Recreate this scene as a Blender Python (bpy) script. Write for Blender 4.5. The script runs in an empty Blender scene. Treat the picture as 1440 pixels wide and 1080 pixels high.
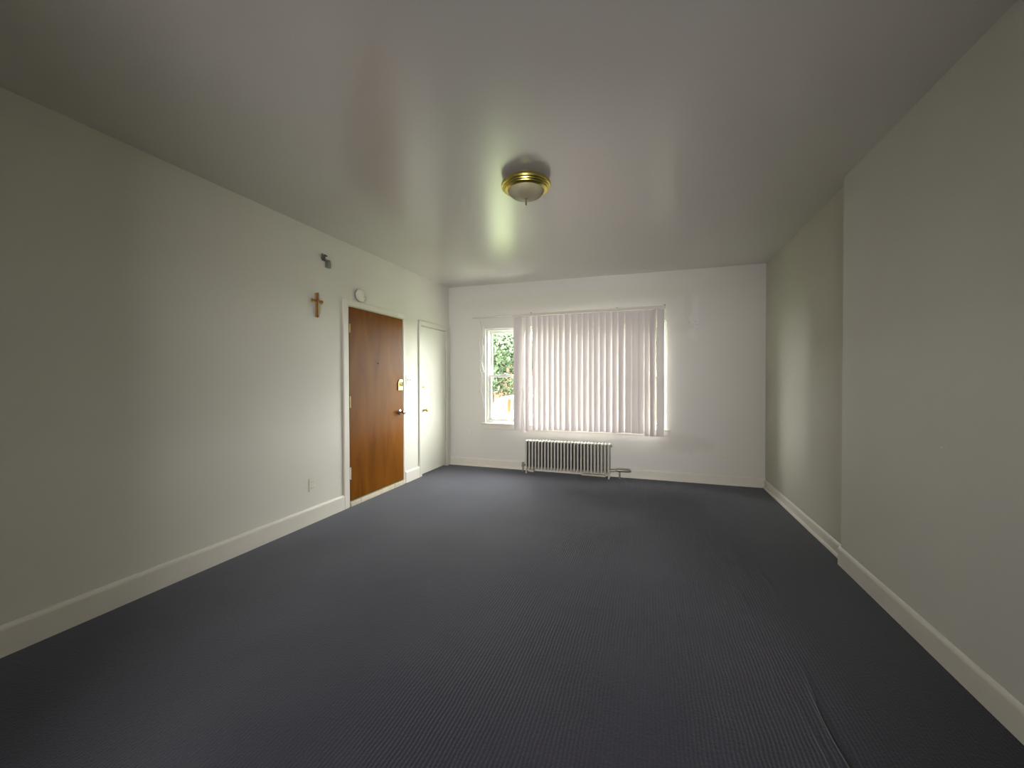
import bpy, bmesh, math, random
from mathutils import Vector, Matrix, noise
random.seed(7)
S = bpy.context.scene
COL = S.collection

# ------------------------------------------------------------------ camera
CAM = Vector((2.8882, -5.4407, 1.3046))
yaw, pitch, roll = -0.3307, -0.0120, -0.0024
Fw = Vector((math.sin(yaw)*math.cos(pitch), math.cos(yaw)*math.cos(pitch), math.sin(pitch)))
Rt = Vector((math.cos(yaw), -math.sin(yaw), 0)); Up = Rt.cross(Fw)
R2 = math.cos(roll)*Rt + math.sin(roll)*Up; U2 = -math.sin(roll)*Rt + math.cos(roll)*Up
cd = bpy.data.cameras.new('camera'); cam = bpy.data.objects.new('camera', cd); COL.objects.link(cam)
cam.matrix_world = Matrix(((R2.x, U2.x, -Fw.x, CAM.x), (R2.y, U2.y, -Fw.y, CAM.y), (R2.z, U2.z, -Fw.z, CAM.z), (0, 0, 0, 1)))
cd.sensor_width = 36; cd.lens = 555.5/1440*36; cd.clip_start = 0.02; cd.clip_end = 300
S.camera = cam

# ------------------------------------------------------------------ sky, light, exposure
W = bpy.data.worlds.new('overcast_sky'); S.world = W; W.use_nodes = True
bg = W.node_tree.nodes['Background']
bg.inputs[0].default_value = (1.0, 0.99, 0.955, 1); bg.inputs[1].default_value = 37.0
# added fill light behind the camera, narrowed by the unseen partition
ad = bpy.data.lights.new('rear_fill_light', 'AREA'); ad.shape = 'RECTANGLE'; ad.size = 2.0; ad.size_y = 1.8
ad.energy = 175; ad.color = (1.0, 0.95, 0.93); ad.spread = math.radians(120)
al = bpy.data.objects.new('rear_fill_light', ad); COL.objects.link(al)
al.location = (3.15, -8.80, 1.5); al.rotation_euler = (math.radians(90), 0, math.radians(12))
# sampling portals for the front windows (guides sky sampling only)
for nm, px, pw in (('front_window_portal', 1.86, 2.52),):
    pd = bpy.data.lights.new(nm, 'AREA'); pd.shape = 'RECTANGLE'; pd.size = pw; pd.size_y = 1.4
    pd.cycles.is_portal = True
    po = bpy.data.objects.new(nm, pd); COL.objects.link(po)
    po.location = (px, 0.22, 1.36); po.rotation_euler = (math.radians(-90), 0, 0)
S.view_settings.view_transform = 'Standard'; S.view_settings.look = 'None'
S.view_settings.gamma = 1; S.view_settings.use_curve_mapping = False
S.view_settings.exposure = 0.12
S.cycles.max_bounces = 14; S.cycles.diffuse_bounces = 10; S.cycles.glossy_bounces = 5
S.cycles.transparent_max_bounces = 16; S.cycles.transmission_bounces = 8
S.cycles.sample_clamp_indirect = 6.0
S.cycles.caustics_reflective = False; S.cycles.caustics_refractive = False

# ------------------------------------------------------------------ helpers
def link(o, parent=None):
    COL.objects.link(o)
    if parent is not None:
        o.parent = parent
        o.matrix_parent_inverse = Matrix.Identity(4)
        d = parent
        off = Vector((0, 0, 0))
        while d is not None:
            off += d.location; d = d.parent
        # meshes are built in world coordinates: shift back to the parent's frame
        o.location = o.location - off if o.get('_w') else o.location
    return o

def origin_of(p):
    off = Vector((0, 0, 0))
    while p is not None:
        off += p.location; p = p.parent
    return off

def obj(name, bm, mat, parent=None, smooth=False, loc=None, autosm=None):
    """mesh object from a bmesh in world coordinates, its origin put at loc (or the parent's)"""
    base = Vector(loc) if loc is not None else origin_of(parent)
    bmesh.ops.translate(bm, verts=bm.verts, vec=-base)
    me = bpy.data.meshes.new(name); bm.normal_update(); bm.to_mesh(me); bm.free()
    if smooth or autosm:
        me.polygons.foreach_set('use_smooth', [True]*len(me.polygons))
    me.materials.append(mat)
    o = bpy.data.objects.new(name, me); COL.objects.link(o)
    if parent is not None:
        o.parent = parent; o.location = base - origin_of(parent)
    else:
        o.location = base
    if autosm:
        me.set_sharp_from_angle(angle=math.radians(autosm))
    return o

def empty(name, loc, parent=None):
    o = bpy.data.objects.new(name, None); COL.objects.link(o); o.empty_display_size = 0.1
    if parent is not None:
        o.parent = parent; o.location = Vector(loc) - origin_of(parent)
    else: o.location = loc
    return o

def tag(o, label=None, cat=None, group=None, kind=None):
    if label: o['label'] = label
    if cat: o['category'] = cat
    if group: o['group'] = group
    if kind: o['kind'] = kind
    return o

def B(): return bmesh.new()

def box(bm, x0, x1, y0, y1, z0, z1, bev=0.0, seg=2):
    r = bmesh.ops.create_cube(bm, size=1)
    vs = r['verts']
    for v in vs:
        v.co = Vector((x0 if v.co.x < 0 else x1, y0 if v.co.y < 0 else y1, z0 if v.co.z < 0 else z1))
    if bev > 0:
        es = list({e for v in vs for e in v.link_edges})
        bmesh.ops.bevel(bm, geom=es, offset=bev, segments=seg, affect='EDGES', profile=0.5)
    return bm

def lathe(bm, prof, c, axis='z', seg=32, sx=1, sy=1):
    """prof: (radius, height) list; revolved about axis through c"""
    rings = []
    for r, h in prof:
        ring = []
        for i in range(seg):
            a = 2*math.pi*i/seg
            p = Vector((r*math.cos(a)*sx, r*math.sin(a)*sy, h))
            if axis == 'x': p = Vector((p.z, p.x, p.y))
            if axis == 'y': p = Vector((p.x, -p.z, p.y))
            ring.append(bm.verts.new(Vector(c)+p))
        rings.append(ring)
    for a, b in zip(rings, rings[1:]):
        for i in range(seg):
            j = (i+1) % seg
            bm.faces.new((a[i], a[j], b[j], b[i]))
    for ring, fl in ((rings[0], True), (rings[-1], False)):
        f = bm.faces.new(ring[::-1] if fl else ring)
    return bm

def tube(bm, pts, r, seg=8, caps=True):
    pts = [Vector(p) for p in pts]
    rings = []
    prev = None
    for i, p in enumerate(pts):
        a = pts[max(i-1, 0)]; b = pts[min(i+1, len(pts)-1)]
        t = (b-a).normalized()
        ref = prev if prev is not None else (Vector((0, 0, 1)) if abs(t.z) < 0.9 else Vector((1, 0, 0)))
        u = (ref - t*ref.dot(t)).normalized(); prev = u
        w = t.cross(u)
        rr = r[i] if isinstance(r, (list, tuple)) else r
        rings.append([bm.verts.new(p + u*rr*math.cos(2*math.pi*k/seg) + w*rr*math.sin(2*math.pi*k/seg)) for k in range(seg)])
    for a, b in zip(rings, rings[1:]):
        for i in range(seg):
            j = (i+1) % seg
            bm.faces.new((a[i], a[j], b[j], b[i]))
    if caps:
        bm.faces.new(rings[0][::-1]); bm.faces.new(rings[-1])
    return bm

def prism(bm, outline, y0, y1, plane='xz'):
    """outline polygon extruded between two values of the remaining axis"""
    def P(a, b, t):
        return Vector((a, t, b)) if plane == 'xz' else (Vector((t, a, b)) if plane == 'yz' else Vector((a, b, t)))
    A = [bm.verts.new(P(a, b, y0)) for a, b in outline]
    C = [bm.verts.new(P(a, b, y1)) for a, b in outline]
    n = len(outline)
    bm.faces.new(A); bm.faces.new(C[::-1])
    for i in range(n):
        j = (i+1) % n
        bm.faces.new((A[j], A[i], C[i], C[j]))
    bmesh.ops.recalc_face_normals(bm, faces=bm.faces)
    return bm

# ------------------------------------------------------------------ materials
def mat(name, col, rough=0.6, metal=0.0, spec=0.5, var=0.0, vscale=3.0, bump=0.0, bscale=60.0, bdist=0.01, coat=0.0, sheen=0.0, col2=None, coatr=0.1):
    m = bpy.data.materials.new(name); m.use_nodes = True
    nt = m.node_tree; n = nt.nodes; l = nt.links
    p = n['Principled BSDF']
    p.inputs['Base Color'].default_value = (*col, 1); p.inputs['Roughness'].default_value = rough
    p.inputs['Metallic'].default_value = metal; p.inputs['Specular IOR Level'].default_value = spec
    p.inputs['Coat Weight'].default_value = coat; p.inputs['Coat Roughness'].default_value = coatr
    p.inputs['Sheen Weight'].default_value = sheen
    tc = n.new('ShaderNodeTexCoord')
    if var > 0:
        t = n.new('ShaderNodeTexNoise'); t.inputs['Scale'].default_value = vscale; t.inputs['Detail'].default_value = 5
        l.new(tc.outputs['Object'], t.inputs['Vector'])
        mx = n.new('ShaderNodeMix'); mx.data_type = 'RGBA'
        c2 = col2 or tuple(c*(1-var) for c in col)
        mx.inputs['A'].default_value = (*c2, 1); mx.inputs['B'].default_value = (*col, 1)
        mr = n.new('ShaderNodeMapRange'); mr.inputs['From Min'].default_value = 0.3; mr.inputs['From Max'].default_value = 0.7
        l.new(t.outputs['Fac'], mr.inputs['Value']); l.new(mr.outputs['Result'], mx.inputs['Factor'])
        l.new(mx.outputs['Result'], p.inputs['Base Color'])
    if bump > 0:
        t2 = n.new('ShaderNodeTexNoise'); t2.inputs['Scale'].default_value = bscale; t2.inputs['Detail'].default_value = 4
        l.new(tc.outputs['Object'], t2.inputs['Vector'])
        b = n.new('ShaderNodeBump'); b.inputs['Strength'].default_value = bump; b.inputs['Distance'].default_value = bdist
        l.new(t2.outputs['Fac'], b.inputs['Height']); l.new(b.outputs['Normal'], p.inputs['Normal'])
    return m

M = {}
M['wall'] = mat('wall_paint', (0.665, 0.65, 0.585), 0.6, var=0.05, vscale=1.3, bump=0.12, bscale=9, bdist=0.01)
M['wall_recess'] = mat('wall_paint_recess_shade', (0.51, 0.505, 0.425), 0.55, var=0.05, vscale=1.1, bump=0.12, bscale=8, bdist=0.01)  # darkened below the near wall's tone, painting in shade at the jog
M['wall_right'] = mat('wall_paint_side', (0.60, 0.595, 0.55), 0.5, var=0.06, vscale=1.1, bump=0.12, bscale=8, bdist=0.01)  # lightened against the recess so the jog edge shows
M['ceiling'] = mat('ceiling_paint', (0.575, 0.555, 0.53), 0.29, spec=1.0, coat=0.4, coatr=0.26, var=0.05, vscale=0.8, bump=0.25, bscale=4.0, bdist=0.006)
M['trim'] = mat('trim_paint', (0.70, 0.67, 0.60), 0.45, var=0.05, vscale=6, bump=0.1, bscale=30, bdist=0.003)
M['white_door'] = mat('white_door_paint', (0.62, 0.62, 0.54), 0.55, var=0.03, vscale=4)
M['vinyl'] = mat('white_vinyl', (0.72, 0.74, 0.70), 0.45)
M['plate'] = mat('plate_plastic', (0.68, 0.66, 0.58), 0.4)
M['dark'] = mat('dark_hole', (0.02, 0.02, 0.02), 0.6)
M['brass'] = mat('polished_brass', (0.74, 0.63, 0.16), 0.30, metal=1.0, var=0.12, vscale=20)
M['brass_old'] = mat('aged_brass', (0.50, 0.38, 0.16), 0.35, metal=0.9, var=0.3, vscale=30)
M['chrome'] = mat('satin_nickel', (0.62, 0.60, 0.58), 0.18, metal=1.0)
M['grey_metal'] = mat('grey_metal', (0.33, 0.34, 0.30), 0.4, metal=0.6, var=0.3, vscale=40)
M['rad'] = mat('radiator_silver_paint', (0.58, 0.565, 0.50), 0.45, metal=0.0, var=0.18, vscale=14, bump=0.2, bscale=90, bdist=0.002)
M['cross_wood'] = mat('cross_wood', (0.30, 0.12, 0.035), 0.45, var=0.3, vscale=30)
M['gold'] = mat('cross_gold', (0.72, 0.50, 0.16), 0.32, metal=0.8, var=0.25, vscale=40)
M['rail'] = mat('blind_rail', (0.60, 0.59, 0.52), 0.45)
M['threshold'] = mat('threshold_paint', (0.62, 0.56, 0.42), 0.55, var=0.2, vscale=12)
M['tape'] = mat('yellow_tape', (0.75, 0.60, 0.26), 0.6)
_n = M['tape'].node_tree.nodes; _l = M['tape'].node_tree.links
_t = _n.new('ShaderNodeBsdfTranslucent'); _t.inputs['Color'].default_value = (0.85, 0.66, 0.25, 1)
_m = _n.new('ShaderNodeMixShader'); _m.inputs[0].default_value = 0.08
_l.new(_n['Principled BSDF'].outputs[0], _m.inputs[1]); _l.new(_t.outputs[0], _m.inputs[2]); _l.new(_m.outputs[0], _n['Material Output'].inputs[0])

# far wall: repaired, repainted patches right of the blind and a scuff low down
def far_wall_mat():
    m = mat('far_wall_paint', (0.66, 0.65, 0.61), 0.45, bump=0.12, bscale=9, bdist=0.01)
    n = m.node_tree.nodes; l = m.node_tree.links; p = n['Principled BSDF']
    tc = n.new('ShaderNodeTexCoord')
    def blob(c, r, soft=0.5):
        mp = n.new('ShaderNodeMapping'); mp.vector_type = 'POINT'
        mp.inputs['Location'].default_value = (-c[0]/r[0], 0, -c[1]/r[1]); mp.inputs['Scale'].default_value = (1/r[0], 1, 1/r[1])
        l.new(tc.outputs['Object'], mp.inputs['Vector'])
        ns = n.new('ShaderNodeTexNoise'); ns.inputs['Scale'].default_value = 9; ns.inputs['Detail'].default_value = 6
        l.new(tc.outputs['Object'], ns.inputs['Vector'])
        sub = n.new('ShaderNodeVectorMath'); sub.operation = 'LENGTH'; l.new(mp.outputs['Vector'], sub.inputs[0])
        ad = n.new('ShaderNodeMath'); ad.operation = 'MULTIPLY_ADD'; l.new(ns.outputs['Fac'], ad.inputs[0]); ad.inputs[1].default_value = -1.6
        l.new(sub.outputs['Value'], ad.inputs[2])
        mr = n.new('ShaderNodeMapRange'); mr.inputs['From Min'].default_value = -0.1; mr.inputs['From Max'].default_value = soft-0.1
        mr.inputs['To Min'].default_value = 1; mr.inputs['To Max'].default_value = 0
        l.new(ad.outputs['Value'], mr.inputs['Value']); return mr.outputs['Result']
    src = None; last = (0.66, 0.65, 0.61)
    for c, r, colr, s in (((3.43, 2.14), (0.10, 0.40), (0.69, 0.68, 0.645), 0.25), ((3.30, 1.96), (0.16, 0.07), (0.64, 0.625, 0.58), 0.3), ((3.36, 2.22), (0.05, 0.25), (0.635, 0.62, 0.58), 0.3),
                          ((3.35, 0.48), (0.26, 0.09), (0.615, 0.60, 0.55), 0.9), ((1.9, 2.43), (1.6, 0.1), (0.63, 0.63, 0.56), 0.9)):
        mx = n.new('ShaderNodeMix'); mx.data_type = 'RGBA'
        if src is None: mx.inputs['A'].default_value = (*last, 1)
        else: l.new(src, mx.inputs['A'])
        mx.inputs['B'].default_value = (*colr, 1)
        l.new(blob(c, r, s), mx.inputs['Factor']); src = mx.outputs['Result']
    l.new(src, p.inputs['Base Color'])
    return m
M['wall_far'] = far_wall_mat()

def carpet_mat():
    m = bpy.data.materials.new('navy_carpet'); m.use_nodes = True
    n = m.node_tree.nodes; l = m.node_tree.links; p = n['Principled BSDF']
    p.inputs['Roughness'].default_value = 0.9; p.inputs['Specular IOR Level'].default_value = 0.25
    p.inputs['Sheen Weight'].default_value = 0.25; p.inputs['Sheen Roughness'].default_value = 0.5
    p.inputs['Sheen Tint'].default_value = (0.8, 0.85, 0.9, 1)
    tc = n.new('ShaderNodeTexCoord')
    n1 = n.new('ShaderNodeTexNoise'); n1.inputs['Scale'].default_value = 1.1; n1.inputs['Detail'].default_value = 4
    l.new(tc.outputs['Object'], n1.inputs['Vector'])
    n3 = n.new('ShaderNodeTexNoise'); n3.inputs['Scale'].default_value = 240; n3.inputs['Detail'].default_value = 2
    l.new(tc.outputs['Object'], n3.inputs['Vector'])
    mx = n.new('ShaderNodeMix'); mx.data_type = 'RGBA'
    mx.inputs['A'].default_value = (0.019, 0.018, 0.034, 1); mx.inputs['B'].default_value = (0.034, 0.032, 0.049, 1)
    mr = n.new('ShaderNodeMapRange'); mr.inputs['From Min'].default_value = 0.35; mr.inputs['From Max'].default_value = 0.65
    l.new(n1.outputs['Fac'], mr.inputs['Value']); l.new(mr.outputs['Result'], mx.inputs['Factor'])
    mx2 = n.new('ShaderNodeMix'); mx2.data_type = 'RGBA'; mx2.blend_type = 'MULTIPLY'; mx2.inputs['Factor'].default_value = 0.6
    l.new(mx.outputs['Result'], mx2.inputs['A'])
    mr3 = n.new('ShaderNodeMapRange'); mr3.inputs['From Min'].default_value = 0.35; mr3.inputs['From Max'].default_value = 0.6
    mr3.inputs['To Min'].default_value = 0.45; mr3.inputs['To Max'].default_value = 1.25
    l.new(n3.outputs['Fac'], mr3.inputs['Value']); l.new(mr3.outputs['Result'], mx2.inputs['B'])
    # woven rows running down the room, broken up by noise
    mp = n.new('ShaderNodeMapping'); mp.inputs['Scale'].default_value = (1, 0.06, 1)
    l.new(tc.outputs['Object'], mp.inputs['Vector'])
    dn = n.new('ShaderNodeTexNoise'); dn.inputs['Scale'].default_value = 7; dn.inputs['Detail'].default_value = 3
    l.new(tc.outputs['Object'], dn.inputs['Vector'])
    ma = n.new('ShaderNodeVectorMath'); ma.operation = 'MULTIPLY_ADD'
    l.new(dn.outputs['Color'], ma.inputs[0]); ma.inputs[1].default_value = (0.016, 0, 0); l.new(mp.outputs['Vector'], ma.inputs[2])
    wv = n.new('ShaderNodeTexWave'); wv.wave_type = 'BANDS'; wv.bands_direction = 'X'
    wv.inputs['Scale'].default_value = 20.5; wv.inputs['Distortion'].default_value = 0.6; wv.inputs['Detail'].default_value = 2
    wv.inputs['Detail Scale'].default_value = 3
    l.new(ma.outputs['Vector'], wv.inputs['Vector'])
    # rows show most where the pile is worn
    n4 = n.new('ShaderNodeTexNoise'); n4.inputs['Scale'].default_value = 1.6
    l.new(tc.outputs['Object'], n4.inputs['Vector'])
    sx = n.new('ShaderNodeSeparateXYZ'); l.new(tc.outputs['Object'], sx.inputs[0])
    g = n.new('ShaderNodeMapRange'); g.inputs['From Min'].default_value = 1.7; g.inputs['From Max'].default_value = 2.6
    l.new(sx.outputs['X'], g.inputs['Value'])
    g2 = n.new('ShaderNodeMapRange'); g2.inputs['From Min'].default_value = 3.75; g2.inputs['From Max'].default_value = 3.45
    l.new(sx.outputs['X'], g2.inputs['Value'])
    mu0 = n.new('ShaderNodeMath'); mu0.operation = 'MULTIPLY'; l.new(g.outputs['Result'], mu0.inputs[0]); l.new(g2.outputs['Result'], mu0.inputs[1])
    pm = n.new('ShaderNodeMapRange'); pm.inputs['From Min'].default_value = 0.35; pm.inputs['From Max'].default_value = 0.6; pm.inputs['To Min'].default_value = 0.2
    l.new(n4.outputs['Fac'], pm.inputs['Value'])
    mu = n.new('ShaderNodeMath'); mu.operation = 'MULTIPLY'; l.new(mu0.outputs[0], mu.inputs[0]); l.new(pm.outputs['Result'], mu.inputs[1])
    mu2 = n.new('ShaderNodeMath'); mu2.operation = 'MULTIPLY_ADD'; l.new(mu.outputs[0], mu2.inputs[0]); mu2.inputs[1].default_value = 0.92; mu2.inputs[2].default_value = 0.08
    hm = n.new('ShaderNodeMath'); hm.operation = 'MULTIPLY'; l.new(wv.outputs['Fac'], hm.inputs[0]); l.new(mu2.outputs[0], hm.inputs[1])
    b1 = n.new('ShaderNodeBump'); b1.inputs['Strength'].default_value = 0.7; b1.inputs['Distance'].default_value = 0.006
    l.new(hm.outputs[0], b1.inputs['Height'])
    b2 = n.new('ShaderNodeBump'); b2.inputs['Strength'].default_value = 0.5; b2.inputs['Distance'].default_value = 0.004
    n5 = n.new('ShaderNodeTexNoise'); n5.inputs['Scale'].default_value = 90; n5.inputs['Detail'].default_value = 3
    l.new(tc.outputs['Object'], n5.inputs['Vector'])
    l.new(n5.outputs['Fac'], b2.inputs['Height']); l.new(b1.outputs['Normal'], b2.inputs['Normal'])
    l.new(b2.outputs['Normal'], p.inputs['Normal'])
    # valleys between rows are coloured darker than the rows
    mx3 = n.new('ShaderNodeMix'); mx3.data_type = 'RGBA'; mx3.blend_type = 'MULTIPLY'; 
    l.new(mu2.outputs[0], mx3.inputs['Factor']); l.new(mx2.outputs['Result'], mx3.inputs['A'])
    mr5 = n.new('ShaderNodeMapRange'); mr5.inputs['To Min'].default_value = 0.55; mr5.inputs['To Max'].default_value = 1.4
    l.new(wv.outputs['Fac'], mr5.inputs['Value']); l.new(mr5.outputs['Result'], mx3.inputs['B'])
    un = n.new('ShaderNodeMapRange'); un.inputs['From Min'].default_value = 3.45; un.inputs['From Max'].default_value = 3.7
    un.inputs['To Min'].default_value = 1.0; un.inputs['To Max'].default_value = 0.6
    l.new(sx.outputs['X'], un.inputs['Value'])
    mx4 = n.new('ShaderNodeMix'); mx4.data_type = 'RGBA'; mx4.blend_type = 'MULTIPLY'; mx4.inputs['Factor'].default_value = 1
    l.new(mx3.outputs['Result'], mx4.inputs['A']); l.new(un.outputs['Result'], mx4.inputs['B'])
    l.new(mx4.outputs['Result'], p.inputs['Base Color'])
    return m
M['carpet'] = carpet_mat()

def wood_door_mat():
    m = mat('stained_birch_door', (0.3, 0.13, 0.02), 0.40, spec=0.09)
    n = m.node_tree.nodes; l = m.node_tree.links; p = n['Principled BSDF']
    tc = n.new('ShaderNodeTexCoord'); mp = n.new('ShaderNodeMapping'); mp.inputs['Scale'].default_value = (3, 3.0, 0.55)
    l.new(tc.outputs['Object'], mp.inputs['Vector'])
    ns = n.new('ShaderNodeTexNoise'); ns.inputs['Scale'].default_value = 1.6; ns.inputs['Detail'].default_value = 8; ns.inputs['Distortion'].default_value = 1.5
    l.new(mp.outputs['Vector'], ns.inputs['Vector'])
    cr = n.new('ShaderNodeValToRGB')
    cr.color_ramp.elements[0].position = 0.25; cr.color_ramp.elements[0].color = (0.115, 0.036, 0.002, 1)
    cr.color_ramp.elements[1].position = 0.75; cr.color_ramp.elements[1].color = (0.20, 0.072, 0.004, 1)
    l.new(ns.outputs['Fac'], cr.inputs['Fac']); l.new(cr.outputs['Color'], p.inputs['Base Color'])
    return m
M['wood_door'] = wood_door_mat()

def vane_mat():
    m = bpy.data.materials.new('blind_vinyl'); m.use_nodes = True
    n = m.node_tree.nodes; l = m.node_tree.links; n.clear()
    out = n.new('ShaderNodeOutputMaterial')
    d = n.new('ShaderNodeBsdfPrincipled'); d.inputs['Base Color'].default_value = (0.65, 0.605, 0.60, 1); d.inputs['Roughness'].default_value = 0.55
    t = n.new('ShaderNodeBsdfTranslucent'); t.inputs['Color'].default_value = (0.80, 0.70, 0.68, 1)
    mx = n.new('ShaderNodeMixShader'); mx.inputs[0].default_value = 0.02
    l.new(d.outputs[0], mx.inputs[1]); l.new(t.outputs[0], mx.inputs[2]); l.new(mx.outputs[0], out.inputs[0])
    return m
M['vane'] = vane_mat()

def glass_mat(name, tint=(0.97, 0.985, 0.975)):
    m = bpy.data.materials.new(name); m.use_nodes = True
    n = m.node_tree.nodes; l = m.node_tree.links; n.clear()
    out = n.new('ShaderNodeOutputMaterial')
    t = n.new('ShaderNodeBsdfTransparent'); t.inputs['Color'].default_value = (*tint, 1)
    g = n.new('ShaderNodeBsdfGlossy'); g.inputs['Roughness'].default_value = 0.01
    f = n.new('ShaderNodeFresnel'); f.inputs['IOR'].default_value = 1.45
    ge = n.new('ShaderNodeNewGeometry'); inv = n.new('ShaderNodeMath'); inv.operation = 'SUBTRACT'; inv.inputs[0].default_value = 1
    l.new(ge.outputs['Backfacing'], inv.inputs[1])
    fm = n.new('ShaderNodeMath'); fm.operation = 'MULTIPLY'; l.new(f.outputs[0], fm.inputs[0]); l.new(inv.outputs[0], fm.inputs[1])
    mx = n.new('ShaderNodeMixShader'); l.new(fm.outputs[0], mx.inputs[0]); l.new(t.outputs[0], mx.inputs[1]); l.new(g.outputs[0], mx.inputs[2])
    l.new(mx.outputs[0], out.inputs[0]); return m
M['glass'] = glass_mat('window_glass')

def film_mat():
    m = bpy.data.materials.new('clear_plastic_film'); m.use_nodes = True
    n = m.node_tree.nodes; l = m.node_tree.links; n.clear()
    out = n.new('ShaderNodeOutputMaterial')
    t = n.new('ShaderNodeBsdfTransparent'); t.inputs['Color'].default_value = (0.97, 0.97, 0.96, 1)
    g = n.new('ShaderNodeBsdfPrincipled'); g.inputs['Base Color'].default_value = (0.85, 0.86, 0.84, 1); g.inputs['Roughness'].default_value = 0.25
    mx = n.new('ShaderNodeMixShader'); mx.inputs[0].default_value = 0.5; l.new(t.outputs[0], mx.inputs[1]); l.new(g.outputs[0], mx.inputs[2])
    l.new(mx.outputs[0], out.inputs[0]); return m
M['film'] = film_mat()

def frosted_mat():
    m = bpy.data.materials.new('frosted_lamp_glass'); m.use_nodes = True
    n = m.node_tree.nodes; l = m.node_tree.links; p = n['Principled BSDF']
    tc = n.new('ShaderNodeTexCoord'); ns = n.new('ShaderNodeTexNoise'); ns.inputs['Scale'].default_value = 9
    l.new(tc.outputs['Object'], ns.inputs['Vector'])
    cr = n.new('ShaderNodeValToRGB'); cr.color_ramp.elements[0].position = 0.35; cr.color_ramp.elements[1].position = 0.65
    cr.color_ramp.elements[0].color = (0.50, 0.46, 0.30, 1); cr.color_ramp.elements[1].color = (0.64, 0.60, 0.42, 1)
    l.new(ns.outputs['Fac'], cr.inputs['Fac']); l.new(cr.outputs['Color'], p.inputs['Base Color'])
    p.inputs['Roughness'].default_value = 0.42
    tr = n.new('ShaderNodeBsdfTranslucent'); tr.inputs['Color'].default_value = (0.8, 0.75, 0.62, 1)
    mx = n.new('ShaderNodeMixShader'); mx.inputs[0].default_value = 0.25
    l.new(p.outputs[0], mx.inputs[1]); l.new(tr.outputs[0], mx.inputs[2]); l.new(mx.outputs[0], n['Material Output'].inputs[0])
    return m
M['frosted'] = frosted_mat()

# ------------------------------------------------------------------ the room shell
XR, XN, YJ, YB = 4.2204, 4.168, -2.095, -8.9      # recessed right wall, near right wall, jog, rear wall
HC = 2.86
# ceiling corners differ by a few centimetres, as in the old room
def ceil_z(x, y):
    u = min(max(x/XR, 0), 1); v = min(max(-y/2.2, 0), 1)
    far = 2.712*(1-u) + 2.674*u
    return far*(1-v) + 2.689*v

# floor: carpet sheet with a raised seam / wrinkle
bm = B()
xs = [-0.02 + 0.1*i for i in range(35)] + [3.40+0.006*i for i in range(62)] + [3.8, 3.9, 4.0, 4.1, 4.24]
ys = [0.02 - 0.04*i for i in range(160)] + [-6.5, -7, -7.5, -8, -8.5, -9.0]
def ridge(x, y):
    h = 0.0
    f = max(0, min(1, (-3.28-y)/0.25))
    x0 = 3.545 + 0.012*math.sin(y*9)
    h -= 0.014*f*math.exp(-((x-x0)/0.011)**2)
    f2 = max(0, 1-abs(y+2.55)/0.35)
    x1 = 3.62 + 0.01*math.sin(y*14)
    h -= 0.006*f2*math.exp(-((x-x1)/0.012)**2)
    h += 0.003*noise.noise(Vector((x*1.5, y*1.2, 0)))
    for k, (xx, ya, yb) in enumerate(((3.47, -3.5, -4.3), (3.51, -3.6, -4.6), (3.43, -2.6, -3.2), (3.585, -3.7, -4.9))):
        if yb < y < ya:
            h -= 0.006*math.sin(math.pi*(y-yb)/(ya-yb))*math.exp(-((x-xx-0.008*math.sin(y*11+k))/0.007)**2)
    return h
grid = [[bm.verts.new((x, y, ridge(x, y) if 0.06 < x < 4.05 and y < -0.1 else 0)) for x in xs] for y in ys]
for a, b in zip(grid, grid[1:]):
    for i in range(len(xs)-1):
        bm.faces.new((a[i], b[i], b[i+1], a[i+1]))
fl = obj('floor', bm, M['carpet'], smooth=True, loc=(0, 0, 0))
tag(fl, 'dark navy ribbed carpet covering the whole floor', kind='structure')
bm = box(B(), -0.3, XR+0.3, YB-0.2, 0.25, -0.25, -0.012)
tag(obj('floor_slab', bm, M['dark'], fl))

bm = B()
gx = [i*(XR+0.2)/14-0.1 for i in range(15)]; gy = [0.08-i*0.6 for i in range(16)]
def cz(x, y): return ceil_z(x, y) + 0.002*noise.noise(Vector((x*0.9, y*0.9, 3)))
g0 = [[bm.verts.new((x, y, cz(x, y))) for x in gx] for y in gy]
for a, b in zip(g0, g0[1:]):
    for i in range(len(gx)-1):
        bm.faces.new((a[i], a[i+1], b[i+1], b[i]))
ret = bmesh.ops.extrude_face_region(bm, geom=list(bm.faces))
bmesh.ops.translate(bm, verts=[v for v in ret['geom'] if isinstance(v, bmesh.types.BMVert)], vec=(0, 0, 0.15))
bmesh.ops.recalc_face_normals(bm, faces=bm.faces)
ce = obj('ceiling', bm, M['ceiling'], smooth=True, loc=(0, 0, 2.689), autosm=40)
tag(ce, 'glossy grey-lilac painted plaster ceiling', kind='structure')

# far wall with one wide opening for three windows
OX0, OX1, OZ0, OZ1 = 0.600, 3.125, 0.655, 2.055
bm = B()
box(bm, -0.25, OX0, 0, 0.24, 0, HC); box(bm, OX1, XR+0.25, 0, 0.24, 0, HC)
box(bm, OX0, OX1, 0, 0.24, 0, OZ0); box(bm, OX0, OX1, 0, 0.24, OZ1, HC)
bmesh.ops.remove_doubles(bm, verts=bm.verts, dist=1e-4)
tag(obj('wall_far', bm, M['wall_far'], loc=(0, 0, 0)), 'off-white far wall with the wide window and radiator', kind='structure')

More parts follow.
